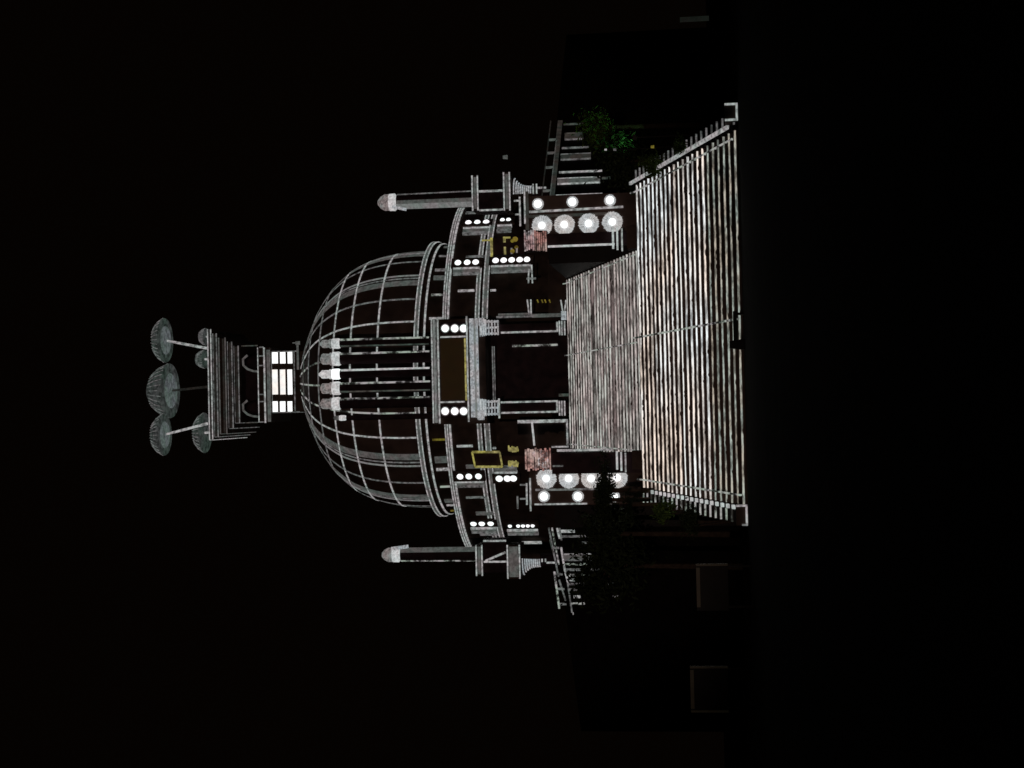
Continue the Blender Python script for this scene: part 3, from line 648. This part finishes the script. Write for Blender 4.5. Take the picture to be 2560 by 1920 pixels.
for side in (1, -1):
    if side > 0:
        a, b, c, d = rect(1310, 486, 1560, 592, YQ); lab = 'dark pier right of the upper stairs with four big and three small glowing rosettes'
    else:
        a, b, c, d = rect(1322, 1150, 1575, 1262, YQ); lab = 'dark pier left of the upper stairs, its glowing rosettes partly hidden by fronds'
    t = thing('rosette_pier', ((a+b)/2, YQ, ZL), lab, 'pier', 'rosette piers beside the upper stairs')
    body = put('pier_body', one(box, a, b, YQ+.02, YQ+4.5, ZL, d), 'stone2', t)
    put('pier_base', one(box, a-.5 if side < 0 else a, b if side < 0 else b+.4, YQ+.1, 72, 0, ZL), 'black', t)
    if side > 0:
        for x, y in ((1355,564),(1411,562),(1471.7,559),(1531,555)): rosette(x, y, 27.5, YQ, t)
        for x, y in ((1345,510),(1431,505),(1525,501)): rosette(x, y, 15.5, YQ, t, False)
        bm = B(); bar(bm, pt(1323, 530, YQ), pt(1558, 517, YQ), .09, .05); put('projected_divider', bm, 'line', t)
        put('projected_divider', one(prect, 1318, 534, 1545, 541, YQ, .03), 'bande', t)
        for x, y0, y1 in ((1298,492,566),(1310,472,560)):
            put('projected_edge', one(prect, x, y0, x+4, y1, YQ-.02), 'line', t)
        put('projected_edge', one(prect, 1314, 478, 1322, 610, YQ-.01), 'bande', t)
        for x, y in ((1285,502),(1288,536)): put('projected_edge', one(prect, x, y-2, x+12, y+2, YQ-.02), 'line', t)
    else:
        for x, y in ((1366,1196),(1422,1196),(1478,1196),(1543,1194)): rosette(x, y, 27.5, YQ, t)
        for x, y in ((1360,1241),(1445,1241),(1535,1241)): rosette(x, y, 15.5, YQ, t, False)
        put('projected_divider', one(prect, 1338, 1221, 1500, 1226, YQ), 'lined', t)
        put('projected_divider', one(prect, 1336, 1258, 1468, 1262, YQ), 'line', t)
        put('projected_divider', one(prect, 1500, 1258, 1530, 1262, YQ), 'lineg', t)
        for x, y0, y1 in ((1324,1195,1278),(1315,1208,1262),(1292,1240,1272)):
            put('projected_edge', one(prect, x, y0, x+4, y1, YQ-.02), 'line' if x > 1300 else 'lined', t)
        for y in (1212, 1247): put('projected_edge', one(prect, 1300, y-2, 1316, y+2, YQ-.02), 'lined', t)
    # coloured-capital column standing in front, next to the stairs
for side in (1, -1):
    YG = 68.2
    if side > 0: cap = (1310, 574, 1367, 629); sh = (1367, 582, 1531, 614); base = (566, 622)
    else: cap = (1312, 1119, 1379, 1178); sh = (1379, 1132, 1540, 1184); base = (1128, 1174)
    a, b, c, d = rect(*cap, YG); cx = (a+b)/2
    t = thing('capital_column', (cx, YG, ZL), 'dark square column with a red-and-white striped capital, right of the upper stairs' if side > 0 else 'dark square column with a salmon pink hatched capital, left of the upper stairs', 'column', 'striped capital columns at the upper stairs')
    a2, b2, c2, d2 = rect(*sh, YG); s = put('shaft', one(box, a2, b2, YG, YG+.6, ZL, d2), 'shaft', t)
    if side > 0: put('projected_shaft_line', one(prect, 1369, 611, 1537, 616, YG-.01), 'lineb', s)
    else: put('projected_shaft_line', one(prect, 1392, 1122, 1530, 1128, YG-.01), 'line', s); put('projected_shaft_line', one(prect, 1382, 1163, 1408, 1167, YG-.01), 'lined', s)
    bm = B(); frus(bm, cx, YG+.3, c, d, (b-a)*.44, .3, (b-a)*.5, .36); cp = put('capital', bm, 'shaft', t)
    bm = B(); bm2 = B(); nn = 11
    for i in range(nn):
        x = cap[0]+(cap[2]-cap[0])*(i+.15)/nn; w_ = (cap[2]-cap[0])/nn*random.uniform(.5, .85)
        e0, e1 = random.uniform(0, 7), random.uniform(0, 7)
        prect(bm if i < 5 or side < 0 else bm2, x, cap[1]+e0, x+w_, cap[3]-e1, YG-.06, .06)
    if side > 0: put('projected_stripes', bm, 'pinkw', cp); put('projected_stripes', bm2, 'pink', cp)  # stripes of projected light, put in as coloured emission
    else:
        put('projected_stripes', bm, 'pink', cp); bm2.free()
        bm3 = B()
        for _ in range(26):
            x = random.uniform(1330, 1372); y = random.uniform(1124, 1170); bx, by = random.uniform(2, 5), random.uniform(3, 9); prect(bm3, x, y, x+bx, y+by, YG-.1, random.uniform(.03, .05))
        put('projected_specks', bm3, 'pinkw', cp)
    bs = put('plinth', one(box, rect(1531, base[0], 1575, base[1], YG-.2)[0], rect(1531, base[0], 1575, base[1], YG-.2)[1], YG-.2, YG+.9, ZL-.05, ZL+.45), 'stone', t)
    for i, x in enumerate((1530, 1541, 1553) if side > 0 else (1540, 1551, 1562)):
        put('projected_plinth_line', one(prect, x, base[0]+i*2, x+5-i*.6, base[1]-(0 if side > 0 else 0)+i*3, YG-.22), 'lineb' if i < 2 else 'line', bs)
    # boxy statue on the capital; yellow projected outline put in as emission
    if side > 0:
        t = thing('figure_box', (cx, YG, d), 'open yellow-edged box with yellow claw feet above the red-and-white striped capital', 'figure')
        put('box_body', one(box, *rect(1226, 594, 1300, 637, YG+.05)[:2], YG+.06, YG+.6, d, rect(1226, 594, 1300, 637, YG)[3]), 'shaft', t)
        for q in ((1226, 594, 1232, 642), (1205, 599, 1225.5, 603), (1258, 592, 1264, 606), (1260, 617, 1265, 636), (1264.5, 592, 1276, 596)): put('frame_bar', one(prect, *q, YG), 'yellow', t)
        bm = B()
        for x, y, r in ((1281,602,5),(1288,598,7),(1291,618,5),(1281,628,6)):
            bmesh.ops.create_icosphere(bm, subdivisions=2, radius=r*YG/F, matrix=Matrix.Translation(pt(x, y, YG)))
        put('claw_foot', bm, 'yellowd', t)
        bm = B()
        for x, y in ((1277,627),(1290,624)): prect(bm, x, y-7, x+4, y+8, YG-.01)
        put('claw_foot', bm, 'capg', t)
    else:
        t = thing('figure_box', (cx, YG, d), 'closed yellow-edged box on bright yellow claw feet above the salmon pink capital', 'figure')
        put('box_body', one(box, *rect(1182, 1132, 1256, 1168, YG+.05)[:2], YG+.06, YG+.6, rect(1182, 1132, 1256, 1168, YG)[2], rect(1182, 1132, 1256, 1168, YG)[3]), 'shaft', t)
        put('box_leg', one(box, *rect(1256, 1140, 1312, 1160, YG+.1)[:2], YG+.2, YG+.5, d-.01, rect(1182, 1132, 1256, 1168, YG)[2]), 'shaft', t)
        bm = B(); q = [pt(x, y, YG) for x, y in ((1180,1130),(1188,1167),(1256,1167),(1249,1130))]
        for i in range(4): bar(bm, q[i], q[(i+1)%4], .1 if i % 2 else .07, .05)
        put('box_frame', bm, 'yellow', t)
        for yy, sg in ((1128, 1), (1155, -1)):
            bm = B()
            for i in range(6):
                x = 1273+i*4.2; c0 = pt(x, yy+random.uniform(-2, 2), YG-.02); ln = random.uniform(9, 15)*YG/F
                tube(bm, c0+Vector((0, 0, 0)), c0+Vector((sg*ln, 0, .02)), .055, .03, 6)
                bmesh.ops.create_icosphere(bm, subdivisions=1, radius=.05, matrix=Matrix.Translation(c0))
            put('claw_foot', bm, 'yellow', t)
# ------------------------------------------------------------------ plants
def leaves(bm, c, rx, ry, rz, n, ls, clumps=14):
    cl = [(c+Vector((random.gauss(0, .45)*rx, random.gauss(0, .45)*ry, random.gauss(0, .45)*rz)), random.uniform(.25, .5)) for _ in range(clumps)]
    for _ in range(n):
        q, s = random.choice(cl); p = q+Vector((random.gauss(0, s)*rx, random.gauss(0, s)*ry, random.gauss(0, s)*rz))
        a = Vector((random.gauss(0, 1), random.gauss(0, 1), random.gauss(0, 1))).normalized(); b = a.orthogonal().normalized(); L = ls*random.uniform(.6, 1.4)
        b = (Matrix.Rotation(random.uniform(0, 6.28), 3, a) @ b)
        vs = [bm.verts.new(p+v_) for v_ in (-a*L, b*L*.35, a*L, -b*L*.35)]; bm.faces.new(vs)
def tree(x, y, rp, rz, Y, lab, mat, n=1600, ls=.12, group='trees beside the stairs'):
    c = pt(x, y, Y); k = Y/F; t = thing('leafy_tree', (c.x, Y, 0), lab, 'tree', group)
    bm = B(); tube(bm, (c.x, Y, 0), (c.x+.1, Y, c.z-rz*k*.3), .16, .09, 8)
    for i in range(6):
        a_ = i*1.05; tube(bm, (c.x+.08, Y, c.z-rz*k*(.6-.1*i)), c+Vector((math.sin(a_)*rp*k*.6, math.cos(a_)*rp*k*.6, rz*k*random.uniform(-.1, .5))), .06, .02, 5)
    put('trunk', bm, 'bark', t)
    bm = B(); leaves(bm, c, rp*k, rp*k, rz*k, n, ls); put('crown', bm, mat, t)
def palm(x, y, L, Y, lab, n=16, mat='leafshade', group='palms beside the stairs'):
    c = pt(x, y, Y); k = Y/F; t = thing('palm_tree', (c.x, Y, 0), lab, 'palm', group)
    put('trunk', one(tube, (c.x, Y, 0), c, .12, .08, 8), 'bark', t)
    bm = B()
    for i in range(n):
        az = 2*PI*i/n+random.uniform(-.2, .2); el = random.uniform(.1, 1.2); ln = L*k*random.uniform(.7, 1.1)
        d1 = Vector((math.cos(az)*math.cos(el), math.sin(az)*math.cos(el), math.sin(el))); prev = None; sd = d1.cross(Vector((0, 0, 1))).normalized()
        P = [c+d1*ln*j/8+Vector((0, 0, -ln*.75*(j/8)**2.2)) for j in range(9)]
        for j in range(1, 9):
            for sg in (-1, 1):
                for e in (0, .5):
                    b0 = P[j-1].lerp(P[j], e); tip = b0+(sd*sg*.9+(P[j]-P[j-1]).normalized()*.6).normalized()*ln*.34*(1-j/10)+Vector((0, 0, -.05))
                    w_ = (P[j]-P[j-1])*.28; bm.faces.new([bm.verts.new(v_) for v_ in (b0, b0+w_, tip)])
            a2 = Vector((0, 0, .012)); bm.faces.new([bm.verts.new(v_) for v_ in (P[j-1]-a2, P[j]-a2, P[j]+a2, P[j-1]+a2)])
    put('fronds', bm, mat, t)
tree(1490, 325, 34, 36, 72, 'green lit tree beyond the right end of the podium wall', 'leaf', 1800, .10)
tree(1560, 410, 55, 50, 70, 'dark tree between the right rosette pier and the lit green tree', 'leafshade', 2200, .13)
tree(1515, 1420, 80, 70, 70, 'large black tree hiding the left podium pilasters', 'leafshade', 3600, .14)
tree(1500, 1340, 55, 45, 69, 'dark green tree beside the left rosette pier', 'leafshade', 1800, .12)
tree(1513, 1232, 50, 18, 66.3, 'black bushy crown covering the third rosette of the left pier', 'leafshade', 2600, .09)
palm(1505, 1250, 75, 66.5, 'black palm whose fronds cross the left rosette pier', 18)
palm(1580, 1262, 80, 65, 'black palm left of the top of the lower stairs', 16)
def shrub(x, y, rx, rz, Y, lab, mat, z0=0):
    c = pt(x, y, Y); k = Y/F
    o_ = thing('shrub', (c.x, Y, z0), lab, 'shrub', 'shrubs along the lower stairs'); bm = B()
    leaves(bm, c, rx*k, .5, rz*k, 900, .08, 10); put('foliage', bm, mat, o_)
    bm = B()
    for i in range(5): tube(bm, (c.x+random.uniform(-.1, .1), Y, 0), c+Vector((random.uniform(-.3, .3), random.uniform(-.2, .2), .1)), .03, .015, 5)
    put('stems', bm, 'bark', o_)
shrub(1638, 408, 22, 24, 63.5, 'dim green shrub outside the right kerb of the lower stairs', 'leaf')
shrub(1695, 365, 14, 12, 60, 'small green shrub halfway down the right kerb of the lower stairs', 'leaf')
shrub(1662, 1275, 20, 22, 62, 'dim green shrub outside the left kerb of the lower stairs', 'leaf')
shrub(1730, 1300, 26, 22, 58.5, 'dark shrub low beside the left kerb of the lower stairs', 'leafshade')
# added floodlight under the green tree: stands in for projector light on its leaves
p = pt(1560, 345, 69); t = thing('added_fill', (p.x, 69, 0), 'small added floodlight below the green tree', 'fill')
put('stake', one(tube, (p.x, 69, 0), (p.x, 69, 4.2), .04, .03, 8), 'metal', t); put('lamp_head', one(box, p.x-.12, p.x+.12, 69, 69.2, 4.2, 4.36), 'metal', t)
fl = bpy.data.lights.new('added_green_spot', 'SPOT'); fl.energy = 60; fl.color = (.25, 1, .35); fl.spot_size = 1.3; fl.shadow_soft_size = .05
fo = bpy.data.objects.new('added_fill_lamp', fl); C.objects.link(fo); fo.location = (p.x, 68.9, 4.5); fo.rotation_euler = (pt(1495, 335, 72)-Vector((p.x, 68.9, 4.5))).to_track_quat('-Z', 'Y').to_euler()
fo.parent = t; fo.matrix_parent_inverse = Matrix.Translation(-Vector(t.location))
# small garden lamps seen through the leaves
for x, y, r, mt, lab in ((1514, 374, 4, 'hatch', 'tiny bright garden lamp right of the rosette pier, the upper of two'), (1537, 374, 5, 'lined', 'tiny dim garden lamp just below the bright one'), (1631, 367, 6, 'yellowd', 'faint amber garden lamp beyond the right kerb of the lower stairs'), (1263, 393, 8, 'bandd', 'pale lit box lamp right of the slender pillar')):
    Y = 67.5 if x > 1300 else 92; c = pt(x, y, Y); k = Y/F
    t = thing('garden_lamp', (c.x, Y, 0), lab, 'lamp')
    put('post', one(tube, (c.x, Y+.1, 0), (c.x, Y+.1, c.z), .02, .02, 6), 'black', t)
    bm = B(); frus(bm, c.x, Y, c.z-r*k*.7, c.z+r*k*.7, r*k*.6, r*k*.6, r*k*.45, r*k*.45); put('lamp_glass', bm, mt, t)
# bench silhouette at the foot of the stairs
a, b, c, d = rect(1832, 778, 1843, 862, 53); t = thing('low_bench', ((a+b)/2, 53, 0), 'black low bench silhouetted against the bottom steps', 'bench')
put('seat', one(box, a, b, 53, 53.5, c, c+.13), 'black', t)
for x in (a+.05, b-.12): put('leg', one(box, x, x+.07, 53.05, 53.45, 0, c), 'black', t)
a2, b2, c2, d2 = rect(1824, 848, 1852, 874, 52.8)
bm = B(); frus(bm, (a2+b2)/2, 53, 0, d2, .19, .15, .12, .1); put('speaker_body', bm, 'black', thing('floor_speaker', ((a2+b2)/2, 53, 0), 'black wedge shape at the left end of the low bench', 'speaker'))
# unlit hoardings left of the stairs, frames made just visible by added emission
for i, ((x0, y0, x1, y1), lab) in enumerate((((1727, 1666, 1820, 1780), 'far left dark hoarding with a barely visible thin frame'), ((1742, 1410, 1820, 1526), 'dark hoarding with a barely visible top edge nearer the stairs'))):
    a, b, c, d = rect(x0, y0, x1, y1, 50); t = thing('hoarding', ((a+b)/2, 50, 0), lab, 'hoarding', 'dark hoardings left of the stairs')
    put('board', one(box, a, b, 50.02, 50.1, max(c, .05), d), 'black', t)
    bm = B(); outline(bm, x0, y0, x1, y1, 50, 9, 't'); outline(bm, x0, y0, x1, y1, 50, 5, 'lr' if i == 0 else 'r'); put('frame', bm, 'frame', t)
    for x in (a+.1, b-.1): put('post', one(tube, (x, 50.15, 0), (x, 50.15, d), .04, .04, 6), 'metal', t)
a, b, c, d = rect(1700, 40, 1772, 55, 60); t = thing('tube_lamp', ((a+b)/2, 60, 0), 'very dim upright tube lamp alone at the far right', 'lamp')
put('tube', one(tube, ((a+b)/2, 60, c), ((a+b)/2, 60, d), .1, .1, 10), 'tube', t); put('post', one(tube, ((a+b)/2, 60.2, 0), ((a+b)/2, 60.2, c+.3), .05, .05, 8), 'metal', t)
S.cycles.filter_width = 1.55
